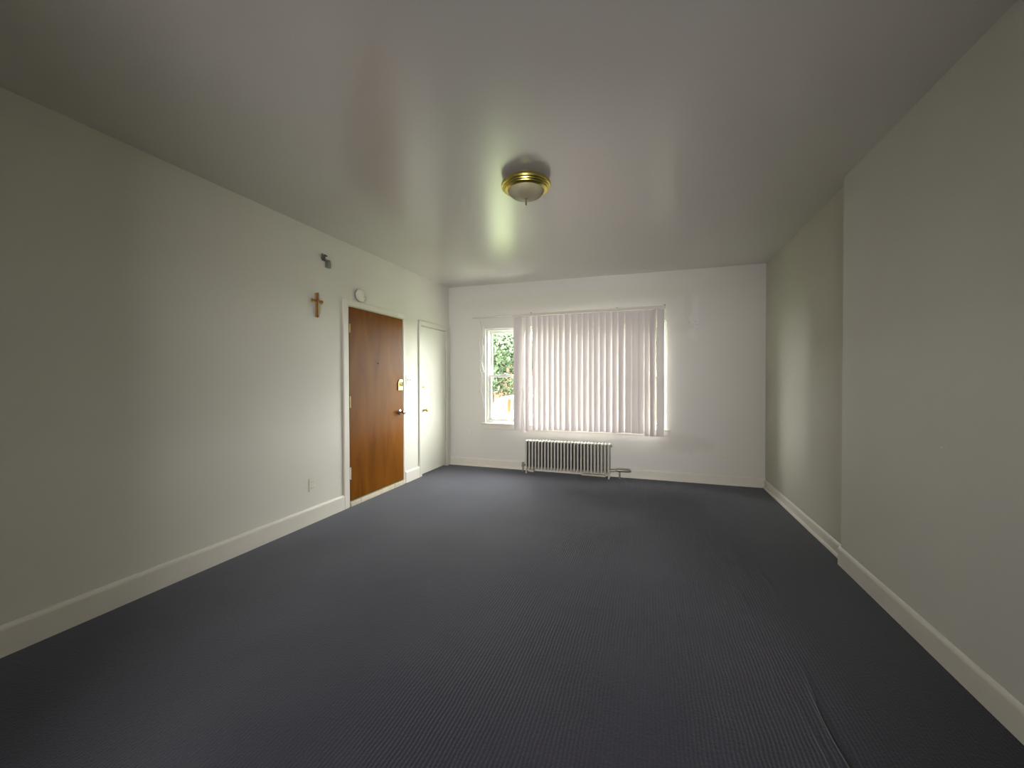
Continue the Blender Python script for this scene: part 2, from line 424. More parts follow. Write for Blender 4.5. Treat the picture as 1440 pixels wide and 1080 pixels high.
# left wall with two door openings
D1a, D1b, D2a, D2b = -2.19, -1.205, -0.835, -0.098
bm = B()
box(bm, -0.14, 0, YB, D1a, 0, HC); box(bm, -0.14, 0, D1b, D2a, 0, HC); box(bm, -0.14, 0, D2b, 0.0, 0, HC)
box(bm, -0.14, 0, D1a, D1b, 2.065, HC); box(bm, -0.14, 0, D2a, D2b, 2.04, HC)
tag(obj('wall_left', bm, M['wall'], loc=(0, 0, 0)), 'off-white left wall with the brown and white doors', kind='structure')
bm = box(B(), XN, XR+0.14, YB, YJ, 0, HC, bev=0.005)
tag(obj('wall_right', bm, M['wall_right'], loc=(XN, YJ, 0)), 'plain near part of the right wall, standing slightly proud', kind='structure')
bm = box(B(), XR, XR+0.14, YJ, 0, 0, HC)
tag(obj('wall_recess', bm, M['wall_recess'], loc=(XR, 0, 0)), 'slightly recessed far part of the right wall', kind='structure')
bm = B(); box(bm, -0.14, XR+0.14, YB-0.2, YB, 0, HC)
tag(obj('wall_rear', bm, M['wall'], loc=(0, YB, 0)), 'plain rear wall behind the camera', kind='structure')
# unseen wall with an opening, added to keep fill light off the near walls
PX0, PX1, PY = 1.75, 3.62, -5.95
bm = B(); box(bm, 0, PX0, PY-0.14, PY, 0, HC); box(bm, PX1, XN, PY-0.14, PY, 0, HC); box(bm, PX0, PX1, PY-0.14, PY, 2.25, HC)
tag(obj('wall_fill_baffle', bm, M['wall'], loc=(0, PY, 0)), 'unseen wall with an opening, added to shape the fill light', kind='structure')

# ------------------------------------------------------------------ baseboards
def base_profile(h, t=0.016, shoe=False):
    p = [(0, 0), (t, 0), (t, h-0.022), (t-0.002, h-0.014), (t-0.006, h-0.006), (t-0.011, h-0.001), (0, h)]
    return p
def baseboard(name, segs, shoe, label):
    """segs: (axis, wall coordinate, direction into the room, from, to, height)"""
    bm = B(); sb = B()
    for ax, w, d, a, b, h, t in segs:
        pr = [(w+d*q, z) for q, z in base_profile(h, t)]
        n0 = len(bm.verts)
        if ax == 'x': prism(bm, [(q, z) for q, z in pr], a, b, plane='xz')
        else: prism(bm, [(q, z) for q, z in pr], a, b, plane='yz')
        sh = [(w+d*(t-0.001), 0), (w+d*(t+0.016), 0), (w+d*(t+0.0155), 0.008), (w+d*(t+0.012), 0.016), (w+d*(t+0.006), 0.021), (w+d*(t-0.001), 0.023)]
        if shoe: prism(sb, sh, a, b, plane='xz' if ax == 'x' else 'yz')
    o = obj(name, bm, M['trim'], loc=(0, 0, 0)); tag(o, label, kind='structure')
    if shoe:
        obj('shoe_moulding', sb, M['trim'], o)
    return o
baseboard('baseboard_left', [('x', 0, 1, YB, -2.20, 0.148, 0.017)], False, 'long cream baseboard on left wall in front of brown door')
baseboard('baseboard_between', [('x', 0, 1, -1.185, -0.872, 0.148, 0.017)], False, 'short cream baseboard between brown and white doors')
bf = baseboard('baseboard_far', [('y', 0, -1, 0.02, XR, 0.120, 0.014)], True, 'cream baseboard along the far wall under the radiator')
baseboard('baseboard_recess', [('x', XR, -1, YJ-0.01, -0.014, 0.097, 0.012)], True, 'cream baseboard in the recessed far part of right wall')
baseboard('baseboard_right', [('x', XN, -1, YB, YJ+0.010, 0.128, 0.014)], False, 'cream baseboard along near part of right wall')

# ------------------------------------------------------------------ door 1 (brown entry door)
d1 = empty('door_1', (0, -1.69, 0)); tag(d1, 'brown stained wood flush entry door with brass deadbolt', kind='structure')
bm = box(B(), -0.035, 0.006, -2.158, -1.228, 0.062, 2.050, bev=0.002)
slab = obj('slab', bm, M['wood_door'], d1)
bm = B()     # jamb and stop
box(bm, -0.13, 0.003, -2.19, -2.162, 0, 2.082, bev=0.002); box(bm, -0.13, 0.003, -1.224, -1.205, 0, 2.082, bev=0.002)
box(bm, -0.13, 0.003, -2.165, -1.222, 2.054, 2.082, bev=0.002)
box(bm, -0.06, -0.037, -2.163, -2.15, 0.06, 2.054); box(bm, -0.06, -0.037, -1.237, -1.223, 0.06, 2.054)
obj('jamb', bm, M['white_door'], d1)
bm = box(B(), -0.13, -0.075, -2.165, -1.222, 0.0, 2.06); obj('backing', bm, M['dark'], d1)
c = box(B(), 0, 0.019, -2.252, -2.182, 0, 2.122, bev=0.005); obj('casing', c, M['trim'], d1)
c = box(B(), 0, 0.019, -2.1825, -1.19, 2.060, 2.122, bev=0.005); obj('casing', c, M['trim'], d1)
c = box(B(), 0, 0.010, -1.216, -1.188, 0, 2.061, bev=0.003); obj('casing', c, M['trim'], d1)
bm = B(); box(bm, -0.09, 0.022, -2.160, -1.225, 0.0, 0.048, bev=0.004)
th = obj('threshold', bm, M['threshold'], d1)
for a in (-2.02, -1.43):
    bm = box(B(), -0.02, 0.0228, a, a+0.006, 0.002, 0.0485); obj('joint', bm, M['grey_metal'], th)
# knob
k = lathe(B(), [(0.034, 0), (0.034, 0.004), (0.030, 0.008), (0.014, 0.010), (0.012, 0.034), (0.020, 0.040), (0.027, 0.050), (0.028, 0.060), (0.024, 0.070), (0.012, 0.074), (0.001, 0.075)], (0.006, -1.298, 0.905), 'x', 24)
obj('knob', k, M['chrome'], d1, autosm=40)['label'] = 'round satin metal knob'
# deadbolt: arched brass wrap plate with thumbturn
dz = 1.238
pts = [(-1.250, dz-0.062), (-1.250, dz+0.066)] + [(-1.292+0.048*math.cos(a)-0.0, dz+0.018+0.05*math.sin(a)) for a in [math.radians(x) for x in range(60, 181, 15)]] + [(-1.340, dz-0.062)]
bm = prism(B(), pts, 0.006, 0.020, 'yz')
db = obj('deadbolt', bm, M['brass_old'], d1); db['label'] = 'arched brass deadbolt plate'
bm = lathe(B(), [(0.026, 0.014), (0.024, 0.022), (0.012, 0.026), (0.001, 0.027)], (0.006, -1.288, dz+0.012), 'x', 20)
obj('rose', bm, M['brass'], db, autosm=40)
bm = box(B(), 0.03, 0.046, -1.294, -1.282, dz-0.016, dz+0.036, bev=0.004); obj('thumbturn', bm, M['grey_metal'], db)
for z0, z1 in ((0.285, 0.40), (1.02, 1.13), (1.79, 1.87)):
    bm = B(); box(bm, 0.003, 0.009, -2.166, -2.148, z0, z1, bev=0.001)
    tube(bm, [(0.012, -2.160, z0-0.004), (0.012, -2.160, z1+0.004)], 0.006, 10)
    obj('hinge', bm, M['brass_old'] if z0 > 0.5 else M['plate'], d1, autosm=40)
bm = lathe(B(), [(0.009, 0), (0.009, 0.004), (0.006, 0.006), (0.001, 0.003)], (0.006, -1.707, 1.487), 'x', 14); obj('peephole', bm, M['dark'], d1)
bm = box(B(), 0.019, 0.0205, -1.335, -1.235, 2.068, 2.112, bev=0.0005); obj('white_tape', bm, M['vinyl'], d1)  # bright rectangle of white tape on the head casing

# ------------------------------------------------------------------ door 2 (white closet door)
d2 = empty('door_2', (0, -0.47, 0)); tag(d2, 'white flush closet door in the far left corner', kind='structure')
bm = box(B(), -0.03, 0.004, -0.806, -0.121, 0.022, 2.022, bev=0.002); obj('slab', bm, M['white_door'], d2)
bm = B(); box(bm, -0.13, 0.002, -0.835, -0.810, 0, 2.052, bev=0.002); box(bm, -0.13, 0.002, -0.1165, -0.098, 0, 2.052, bev=0.002)
box(bm, -0.13, 0.002, -0.812, -0.115, 2.027, 2.052, bev=0.002); obj('jamb', bm, M['white_door'], d2)
bm = box(B(), -0.13, -0.06, -0.815, -0.112, 0, 2.03); obj('backing', bm, M['dark'], d2)
for y0, y1, z0, z1 in ((-0.870, -0.815, 0, 2.095), (-0.113, -0.018, 0, 2.095), (-0.8145, -0.1135, 2.030, 2.095)):
    bm = box(B(), 0, 0.020, y0, y1, z0, z1, bev=0.004); obj('casing', bm, M['white_door'], d2)
k = lathe(B(), [(0.022, 0), (0.022, 0.003), (0.010, 0.006), (0.008, 0.030), (0.017, 0.036), (0.023, 0.046), (0.023, 0.054), (0.016, 0.061), (0.001, 0.063)], (0.004, -0.742, 0.89), 'x', 24)
obj('knob', k, M['brass_old'], d2, autosm=40)['label'] = 'small aged brass knob'
k = lathe(B(), [(0.017, 0), (0.016, 0.004), (0.007, 0.008), (0.007, 0.026), (0.001, 0.028)], (0.004, -0.765, 1.205), 'x', 20)
obj('latch_button', k, M['brass'], d2, autosm=40)
for z0 in (0.265, 1.76):
    bm = B(); box(bm, 0.0, 0.006, -0.128, -0.108, z0, z0+0.11, bev=0.001); tube(bm, [(0.010, -0.1185, z0-0.003), (0.010, -0.1185, z0+0.113)], 0.005, 10)
    obj('hinge', bm, M['trim'], d2, autosm=40)

# ------------------------------------------------------------------ windows
def sash(parent, x0, x1, z0, z1, y, st=0.042, d=0.03, name='sash'):
    bm = B()
    box(bm, x0, x0+st, y-d/2, y+d/2, z0, z1, bev=0.003); box(bm, x1-st, x1, y-d/2, y+d/2, z0, z1, bev=0.003)
    box(bm, x0+st-0.001, x1-st+0.001, y-d/2, y+d/2, z0, z0+st, bev=0.003); box(bm, x0+st-0.001, x1-st+0.001, y-d/2, y+d/2, z1-st, z1, bev=0.003)
    s = obj(name, bm, M['vinyl'], parent)
    obj('pane', box(B(), x0+st-0.004, x1-st+0.004, y-0.002, y+0.002, z0+st-0.004, z1-st+0.004), M['glass'], s)
    return s
def frame(parent, x0, x1, z0, z1, y0=0.045, y1=0.19, t=0.028):
    bm = B()
    box(bm, x0, x0+t, y0, y1, z0, z1, bev=0.003); box(bm, x1-t, x1, y0, y1, z0, z1, bev=0.003)
    box(bm, x0+t, x1-t, y0, y1, z0, z0+t, bev=0.003); box(bm, x0+t, x1-t, y0, y1, z1-t, z1, bev=0.003)
    # inner track ribs
    box(bm, x0+t, x0+t+0.010, y0+0.05, y0+0.06, z0+t, z1-t); box(bm, x1-t-0.01, x1-t, y0+0.05, y0+0.06, z0+t, z1-t)
    return obj('window_frame', bm, M['vinyl'], parent)
def hung(name, x0, x1, label):
    w = empty(name, ((x0+x1)/2, 0.12, OZ0)); tag(w, label, kind='structure')
    frame(w, x0, x1, OZ0, OZ1)
    sash(w, x0+0.029, x1-0.029, 1.335, OZ1-0.029, 0.135, st=0.038)
    s = sash(w, x0+0.029, x1-0.029, OZ0+0.029, 1.375, 0.085, st=0.038)
    bm = B(); box(bm, (x0+x1)/2-0.03, (x0+x1)/2+0.03, 0.072, 0.098, 1.376, 1.386, bev=0.003)
    lathe(bm, [(0.012, 0), (0.012, 0.008), (0.004, 0.012)], ((x0+x1)/2, 0.085, 1.386), 'z', 12)
    obj('sash_lock', bm, M['vinyl'], s)
    return w, s
w1, s1 = hung('window_1', 0.602, 1.160, 'white double-hung window left of the vertical blind')
obj('tape_strip', prism(B(), [(0.922, 0.815), (0.966, 0.815), (0.974, 1.012), (0.930, 1.014)], 0.0815, 0.0828), M['tape'], s1)['label'] = 'yellow tape strip stuck on the pane'
w2 = empty('window_2', (1.86, 0.12, OZ0)); tag(w2, 'wide fixed window pane behind the vertical blind', kind='structure')
frame(w2, 1.215, 2.545, OZ0, OZ1); sash(w2, 1.244, 2.516, OZ0+0.029, OZ1-0.029, 0.11, st=0.035)
hung('window_3', 2.60, 3.123, 'white double-hung window behind the right end of the blind')
for i, (a, b) in enumerate(((1.1605, 1.2145), (2.5455, 2.5995))):
    tag(obj('trim_%d' % (i+1), box(B(), a, b, 0.03, 0.20, OZ0, OZ1, bev=0.003), M['vinyl'], loc=((a+b)/2, 0.1, OZ0)), 'white upright post between two windows, ' + ('left one' if i == 0 else 'right one'), kind='structure')
bm = B(); box(bm, 0.535, 3.165, -0.030, 0.046, 0.634, 0.656, bev=0.005)
sill = obj('trim_3', bm, M['trim'], loc=(1.85, 0, 0.634)); tag(sill, 'painted window stool running under the three windows', kind='structure')
obj('apron', box(B(), 0.560, 3.14, -0.014, 0.0, 0.570, 0.634, bev=0.004), M['trim'], sill)

# ------------------------------------------------------------------ vertical blind
vb = empty('vertical_blind', (1.86, -0.10, 0.57)); tag(vb, 'grey-white vinyl vertical blind hanging over the window', 'blind')
bm = B(); box(bm, 1.06, 3.10, -0.116, -0.070, 2.194, 2.228, bev=0.004)
hr = obj('headrail', bm, M['rail'], vb)
bm = B(); box(bm, 0.445, 1.06, -0.112, -0.072, 2.206, 2.228, bev=0.004); obj('rail_extension', bm, M['rail'], vb)
for x in (0.60, 1.315, 2.50, 3.095):
    bm = B(); box(bm, x-0.010, x+0.010, -0.118, 0.0, 2.2285, 2.232); box(bm, x-0.010, x+0.010, -0.006, 0.0, 2.21, 2.262, bev=0.001)
    br = obj('bracket', bm, M['rail'], vb)
    if x > 1:
        bm = lathe(B(), [(0.010, 0), (0.010, 0.006), (0.005, 0.010), (0.001, 0.011)], (x, -0.006, 2.250), 'y', 12)
        obj('screw', bm, M['grey_metal'], br)
ZT, ZB = 2.188, 0.592
def vane(cx, th_t, th_b, zb=ZB, dx_b=0.0, cy=-0.093, w=0.089, dy_b=0.0, curl=0.0055):
    bm = B(); rows = []
    nz = 12; nx = 6
    for k in range(nz+1):
        s = k/nz; z = ZT + (zb-ZT)*s
        th = math.radians(th_t + (th_b-th_t)*(s**0.8)); c_, s_ = math.cos(th), math.sin(th)
        row = []
        for i in range(nx+1):
            u = (i/nx-0.5)*w; v = -curl*(1-(2*i/nx-1)**2)
            row.append(bm.verts.new((cx+dx_b*s+u*c_-v*s_, cy+dy_b*s+u*s_+v*c_, z)))
        rows.append(row)
    for a, b in zip(rows, rows[1:]):
        for i in range(nx):
            bm.faces.new((a[i], b[i], b[i+1], a[i+1]))
    o = obj('vane', bm, M['vane'], vb, smooth=True, loc=(cx, cy, ZT))
    # stem that clips the vane to the rail
    cb = B(); box(cb, cx-0.005, cx+0.005, cy-0.003, cy+0.003, ZT-0.004, 2.196); obj('vane_clip', cb, M['rail'], o)
    return o
# stack parked at the left end
vane(1.126, 8, 10, cy=-0.106); vane(1.140, 5, 14, cy=-0.092); vane(1.160, 12, 8, cy=-0.080, dx_b=-0.008)
vane(1.252, 72, 42, zb=0.552, dx_b=-0.022, dy_b=-0.02); vane(1.290, 22, 18, zb=0.575, dx_b=-0.006, w=0.070)
LE = [1.361, 1.439, 1.515, 1.592, 1.667, 1.741, 1.819, 1.903, 1.993, 2.065, 2.144, 2.211, 2.288, 2.365, 2.45, 2.528, 2.613, 2.696, 2.773, 2.852, 2.916, 2.998]
TT = [24, 22, 22, 22, 20, 22, 18, 6, 10, 6, 6, 12, 14, 14, 12, 16, 6, 2, 2, 10, 20, 4]
TB = [34, 30, 31, 30, 30, 34, 26, 5, 34, 27, 30, 22, 22, 23, 25, 30, 5, 3, 4, 26, 44, 4]
for i, (x, a, b) in enumerate(zip(LE, TT, TB)):
    cx = x + 0.0445*math.cos(math.radians((a+b)/2)) - 0.001
    zb = 0.572 if i > 18 else (ZB if i < 3 else 0.600+0.006*math.sin(i*1.7))
    vane(cx, a, b, zb=zb)

# ------------------------------------------------------------------ tangled cords left of the window
tc = empty('tangled_cord', (0.545, -0.03, 1.2)); tag(tc, 'tangled clear blind cord and wand hanging left of window', 'cord')
def wob(pts, amp, n=24, seed=0):
    out = []; rnd = random.Random(seed)
    for i in range(n+1):
        t = i/n*(len(pts)-1); j = min(int(t), len(pts)-2); f = t-j
        p = Vector(pts[j]).lerp(Vector(pts[j+1]), f)
        out.append(p + Vector((rnd.uniform(-amp, amp), rnd.uniform(-amp, amp)*0.6, 0)))
    return out
def onfar(px, py, y=-0.035):
    d = Fw + (px-720)/555.5*R2 - (py-540)/555.5*U2; t = (y-CAM.y)/d.y; return CAM + d*t
for i, (pl, r, am) in enumerate((
    ([(674.5, 449), (678, 461), (674, 480), (674, 492), (678, 508), (680, 520), (676, 535), (673, 553)], 0.0032, 0.004),
    ([(680, 452), (679, 474), (675, 492), (678, 520), (675, 541), (679, 560), (681, 575)], 0.0032, 0.004),
    ([(677, 482), (680, 492), (677, 505), (675, 520), (679, 532), (674, 552)], 0.0045, 0.005),
    ([(675, 506), (681, 524)], 0.007, 0.001), ([(679.5, 457), (679.3, 474)], 0.0055, 0.0),)):
    bm = tube(B(), wob([onfar(*q) for q in pl], am, 22, i), r, 6)
    obj('cord' if i < 3 else 'wand', bm, M['film'] if i < 4 else M['vinyl'], tc, smooth=True)
# crumpled plastic on the sill
bm = B(); NX, NY = 14, 6; rows = []
for j in range(NY+1):
    row = []
    for i in range(NX+1):
        x = 0.735+0.33*i/NX; y = -0.020+0.065*j/NY
        h = 0.658 + 0.028*abs(noise.noise(Vector((x*16, y*40, 1.3)))) + 0.016*math.sin(math.pi*j/NY)
        row.append(bm.verts.new((x+0.01*noise.noise(Vector((x*30, y*30, 0))), y, h)))
    rows.append(row)
for a, b in zip(rows, rows[1:]):
    for i in range(NX): bm.faces.new((a[i], a[i+1], b[i+1], b[i]))
tag(obj('plastic_sheet', bm, M['film'], loc=(0.9, 0, 0.657)), 'crumpled clear plastic film on the window sill at left', 'plastic')

# ------------------------------------------------------------------ radiator
rd = empty('radiator', (1.83, -0.13, 0)); tag(rd, 'silver-painted cast iron column radiator under the blind', 'radiator')
NS = 26; RX0_, RX1_ = 1.292, 2.412; pit = (RX1_-RX0_)/(NS-1)
YF, YK = -0.205, -0.060
def section_bm(x, leg, cap=0.462):
    bm = B(); ny = 5
    yy = [YF+0.014+(YK-YF-0.028)*i/(ny-1) for i in range(ny)]
    zt, zb_ = cap, 0.055
    for y in yy[:1]:
        tube(bm, [(x, y, zb_+0.012), (x, y, zb_+0.04), (x, y, zt-0.04), (x, y, zt-0.012)], [0.009, 0.0125, 0.0125, 0.009], 8)
    for zc, hh in ((zt-0.018, 0.017), (zb_+0.016, 0.016)):
        # rounded header loaf running front to back
        path = [(x, YF+0.002, zc), (x, YF+0.010, zc), (x, YF+0.03, zc), (x, YK-0.03, zc), (x, YK-0.010, zc), (x, YK-0.002, zc)]
        tube(bm, path, [0.006, 0.0135, hh, hh, 0.0135, 0.006], 10)
        tube(bm, [(x-pit/2, (YF+YK)/2, zc), (x+pit/2, (YF+YK)/2, zc)], 0.012, 10)
    if leg:
        for y in (YF+0.016, YK-0.016):
            tube(bm, [(x, y, 0.0), (x, y, 0.012), (x, y, 0.05), (x, y, 0.09)], [0.014, 0.010, 0.009, 0.011], 8)
    return bm
first = None
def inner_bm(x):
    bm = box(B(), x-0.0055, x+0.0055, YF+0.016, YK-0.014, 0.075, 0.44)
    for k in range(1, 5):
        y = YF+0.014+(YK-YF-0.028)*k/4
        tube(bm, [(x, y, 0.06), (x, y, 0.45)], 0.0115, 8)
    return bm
M['iron'] = mat('radiator_gap_shade', (0.07, 0.065, 0.07), 0.7)  # dark colour painted in for the shade between the columns
web0 = None
for i in range(NS):
    x = RX0_+pit*i
    if i in (0, NS-1):
        e_ = obj('end_section', section_bm(x, True), M['rad'], rd, loc=(x, -0.13, 0.0), autosm=50)
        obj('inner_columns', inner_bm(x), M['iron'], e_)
    elif first is None:
        first = obj('section', section_bm(x, False), M['rad'], rd, loc=(x, -0.13, 0.0), autosm=50)
        fx = x
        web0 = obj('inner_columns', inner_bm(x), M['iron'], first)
    else:
        c = first.copy(); COL.objects.link(c); c.location.x = first.location.x + (x-fx)
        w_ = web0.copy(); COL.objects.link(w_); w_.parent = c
# left shut-off valve
bm = B(); tube(bm, [(1.215, -0.10, 0.0), (1.215, -0.10, 0.075)], 0.011, 10); tube(bm, [(1.205, -0.10, 0.085), (1.288, -0.10, 0.094)], 0.013, 10)
lathe(bm, [(0.018, 0), (0.020, 0.012), (0.016, 0.03), (0.006, 0.034), (0.006, 0.045), (0.018, 0.048), (0.018, 0.056)], (1.215, -0.10, 0.068), 'z', 14)
obj('valve', bm, M['grey_metal'], rd, autosm=50)
# right supply pipe with elbow, lying along the baseboard
bm = B(); tube(bm, [(RX1_+0.005, -0.13, 0.100), (2.46, -0.13, 0.102), (2.50, -0.125, 0.104)], 0.015, 12)
lathe(bm, [(0.019, 0), (0.019, 0.02)], (2.452, -0.13, 0.102), 'x', 12)
tube(bm, [(2.50, -0.125, 0.108), (2.52, -0.12, 0.110), (2.66, -0.10, 0.108), (2.685, -0.095, 0.104)], [0.016, 0.023, 0.023, 0.014], 12)
tube(bm, [(2.545, -0.115, 0.105), (2.545, -0.115, 0.0)], 0.010, 10)
lathe(bm, [(0.018, 0), (0.018, 0.004)], (2.545, -0.115, 0.0005), 'z', 12)
obj('supply_pipe', bm, M['grey_metal'], rd, autosm=50)
bm = B(); tube(bm, [(RX1_+0.008, -0.15, 0.425), (RX1_+0.040, -0.15, 0.425)], 0.008, 10); tube(bm, [(RX1_+0.032, -0.15, 0.415), (RX1_+0.032, -0.15, 0.440)], 0.011, 10)
obj('bleed_valve', bm, M['grey_metal'], rd, autosm=50)
# pieces of debris under the radiator
for i, (x, y, sx, sy, sz, lb) in enumerate(((1.345, -0.10, 0.035, 0.02, 0.035, 'small cream wood block under left end of radiator'),
                                        (2.20, -0.075, 0.16, 0.015, 0.022, 'long tan wood strip under right half of radiator'))):
    bm = box(B(), x-sx, x+sx, y-sy, y+sy, 0.0, sz, bev=0.003)
    for v in bm.verts: v.co.z += 0.0015*noise.noise(v.co*30)+0.0015
    tag(obj('wood_block' if i == 0 else 'wood_strip', bm, M['threshold'], loc=(x, y, 0)), lb, 'wood')

# ------------------------------------------------------------------ ceiling lamp
LX, LY = 2.088, -2.800; LZ = ceil_z(LX, LY)+0.001
lm = empty('ceiling_lamp', (LX, LY, LZ)); tag(lm, 'brass flush-mount ceiling lamp with frosted glass bowl', 'lamp')
pan = lathe(B(), [(0.118, 0.004), (0.124, -0.006), (0.136, -0.014), (0.156, -0.021), (0.168, -0.030), (0.172, -0.042), (0.170, -0.054), (0.160, -0.058), (0.158, -0.064), (0.150, -0.068),
                  (0.148, -0.074), (0.138, -0.080), (0.126, -0.082), (0.122, -0.074), (0.118, -0.06)], (LX, LY, LZ), 'z', 64)
obj('brass_pan', pan, M['brass'], lm, autosm=25)
gl = lathe(B(), [(0.121, -0.060), (0.126, -0.078), (0.123, -0.088), (0.113, -0.101), (0.096, -0.114), (0.070, -0.125), (0.040, -0.131), (0.016, -0.133), (0.010, -0.134)], (LX, LY, LZ), 'z', 64)
obj('glass_bowl', gl, M['frosted'], lm, autosm=60)
fn = lathe(B(), [(0.010, -0.132), (0.010, -0.136), (0.0045, -0.139), (0.0045, -0.166), (0.0052, -0.168), (0.0048, -0.178), (0.001, -0.180)], (LX, LY, LZ), 'z', 16)
obj('finial', fn, M['brass_old'], lm, autosm=40)

# ------------------------------------------------------------------ things on the left wall
# cross
cr = empty('wall_cross', (0.0, -2.575, 1.88)); tag(cr, 'small brass-edged wooden cross on left wall', 'cross')
yc, za = -2.575, 2.030
def flare(y0, z0, y1, z1, w0, w1):
    """bar outline from one end to the other with a flared tip"""
    d = Vector((y1-y0, z1-z0)).normalized(); n_ = Vector((-d.y, d.x))
    a = Vector((y0, z0)); b = Vector((y1, z1)); m_ = b - d*0.022
    return [tuple(a+n_*w0), tuple(m_+n_*w0), tuple(b+n_*w1), tuple(b+d*0.006), tuple(b-n_*w1), tuple(m_-n_*w0), tuple(a-n_*w0)]
for nm_, mt, x0, x1, s in (('gold_border', 'gold', 0.001, 0.012, 1.0), ('wood_inlay', 'cross_wood', 0.011, 0.019, 0.55)):
    bm = B()
    for (y1, z1) in ((yc, 2.100), (yc, 1.884), (yc-0.058, za), (yc+0.058, za)):
        prism(bm, flare(yc, za, y1, z1, 0.0125*s, 0.0195*s if (z1 != 1.884 or s < 1) else 0.016), x0, x1+0.0002*abs(y1), 'yz')
    obj(nm_, bm, M[mt], cr)
bm = lathe(B(), [(0.016, 0.018), (0.015, 0.023), (0.006, 0.026), (0.001, 0.026)], (0, yc, za), 'x', 16); obj('medallion', bm, M['cross_wood'], cr)
bm = tube(B(), [(0.024, yc, 1.995), (0.026, yc, 1.935), (0.022, yc, 1.90)], [0.006, 0.0055, 0.003], 8); obj('figure_inlay', bm, M['gold'], cr)
# bracket above the cross
M['bracket'] = mat('bracket_grey_paint', (0.27, 0.285, 0.23), 0.5, var=0.2, vscale=30)
M['prong'] = mat('dark_prong', (0.09, 0.095, 0.09), 0.45, metal=0.4)
wb = empty('wall_bracket', (0.0, -2.465, 2.36)); tag(wb, 'small grey metal bracket high on the wall above the cross', 'bracket')
bm = B(); box(bm, 0, 0.006, -2.470, -2.430, 2.368, 2.428, bev=0.002)
prism(bm, [(-2.470, 2.425), (-2.430, 2.425), (-2.434, 2.440), (-2.465, 2.440)], 0, 0.030, 'yz')
box(bm, 0.004, 0.030, -2.436, -2.428, 2.366, 2.428, bev=0.001)
obj('mounting_plate', bm, M['bracket'], wb)
for y in (-2.512, -2.482):
    bm = B(); tube(bm, [(0.006, y+0.010, 2.428), (0.007, y, 2.445), (0.012, y, 2.470), (0.014, y+0.002, 2.482)], 0.0075, 8)
    if y > -2.5: tube(bm, [(0.013, y, 2.474), (0.015, y+0.022, 2.474)], 0.0065, 8)
    obj('prong', bm, M['prong'], wb, autosm=50)
bm = box(B(), 0, 0.005, -2.505, -2.460, 2.420, 2.434, bev=0.001); obj('bridge', bm, M['grey_metal'], wb)
# round white chime / detector base over the door
dt = empty('smoke_detector', (0, -2.01, 2.19)); tag(dt, 'round white detector disc above the brown door', 'detector')
bm = lathe(B(), [(0.058, 0), (0.058, 0.004), (0.066, 0.006), (0.066, 0.022), (0.060, 0.034), (0.045, 0.040), (0.001, 0.042)], (0, -2.005, 2.192), 'x', 40); obj('housing', bm, M['plate'], dt, autosm=40)
bm = lathe(B(), [(0.0665, 0.003), (0.0674, 0.005), (0.0674, 0.014), (0.0665, 0.016)], (0, -2.005, 2.192), 'x', 40); obj('shadow_band', bm, M['grey_metal'], dt)  # dark band standing in for the shadow crescent round the disc
bm = lathe(B(), [(0.005, 0.0385), (0.005, 0.0425), (0.001, 0.043)], (0, -1.972, 2.180), 'x', 10); obj('test_button', bm, M['grey_metal'], dt)

def plate(name, c, w, h, axis, label, cat, kind_='outlet', horizontal=False):
    """cover plate lying on a wall; axis: 'x' on the left wall, 'y' on the far wall"""
    e = empty(name, c); tag(e, label, cat)
    def bx(a0, a1, z0, z1, d0, d1, bev=0):
        if axis == 'x': return box(B(), d0, d1, c[1]+a0, c[1]+a1, c[2]+z0, c[2]+z1, bev)
        return box(B(), c[0]+a0, c[0]+a1, c[1]-d1, c[1]-d0, c[2]+z0, c[2]+z1, bev)
    obj('cover_plate', bx(-w/2, w/2, -h/2, h/2, 0, 0.006, 0.002), M['plate'], e)
    if kind_ == 'outlet':
        for s in (-1, 1):
            o_ = (s*w*0.24, 0) if horizontal else (0, s*h*0.24)
            hw, hh = (0.014, 0.017) if horizontal else (0.017, 0.014)
            r = obj('receptacle', bx(o_[0]-hw, o_[0]+hw, o_[1]-hh, o_[1]+hh, 0.005, 0.0085, 0.002), M['plate'], e)
            for q in (-0.006, 0.006):
                a = (o_[0]-0.004, o_[0]+0.004, o_[1]+q-0.001, o_[1]+q+0.001) if horizontal else (o_[0]+q-0.001, o_[0]+q+0.001, o_[1]-0.004, o_[1]+0.004)
                obj('slot', bx(*a, 0.0080, 0.0088), M['dark'], r)
    elif kind_ == 'switch':
        for q in (-w*0.2, w*0.2):
            s_ = obj('switch_slot', bx(q-0.005, q+0.005, -0.012, 0.012, 0.005, 0.0068), M['grey_metal'], e)
            obj('toggle', bx(q-0.0035, q+0.0035, -0.002, 0.010, 0.006, 0.018, 0.001), M['plate'], s_)
    return e
plate('wall_outlet', (0, -2.642, 0.350), 0.072, 0.116, 'x', 'cream upright outlet on left wall before the brown door', 'outlet')
plate('light_switch', (0, -1.100, 1.297), 0.112, 0.118, 'x', 'cream double light switch between the two doors', 'switch', 'switch')
plate('wall_outlet', (0.293, 0, 0.510), 0.116, 0.076, 'y', 'cream sideways outlet low on far wall beside white door', 'outlet', horizontal=True)
plate('wall_outlet', (3.790, 0, 0.338), 0.118, 0.076, 'y', 'cream sideways outlet on far wall near the right corner', 'outlet', horizontal=True)
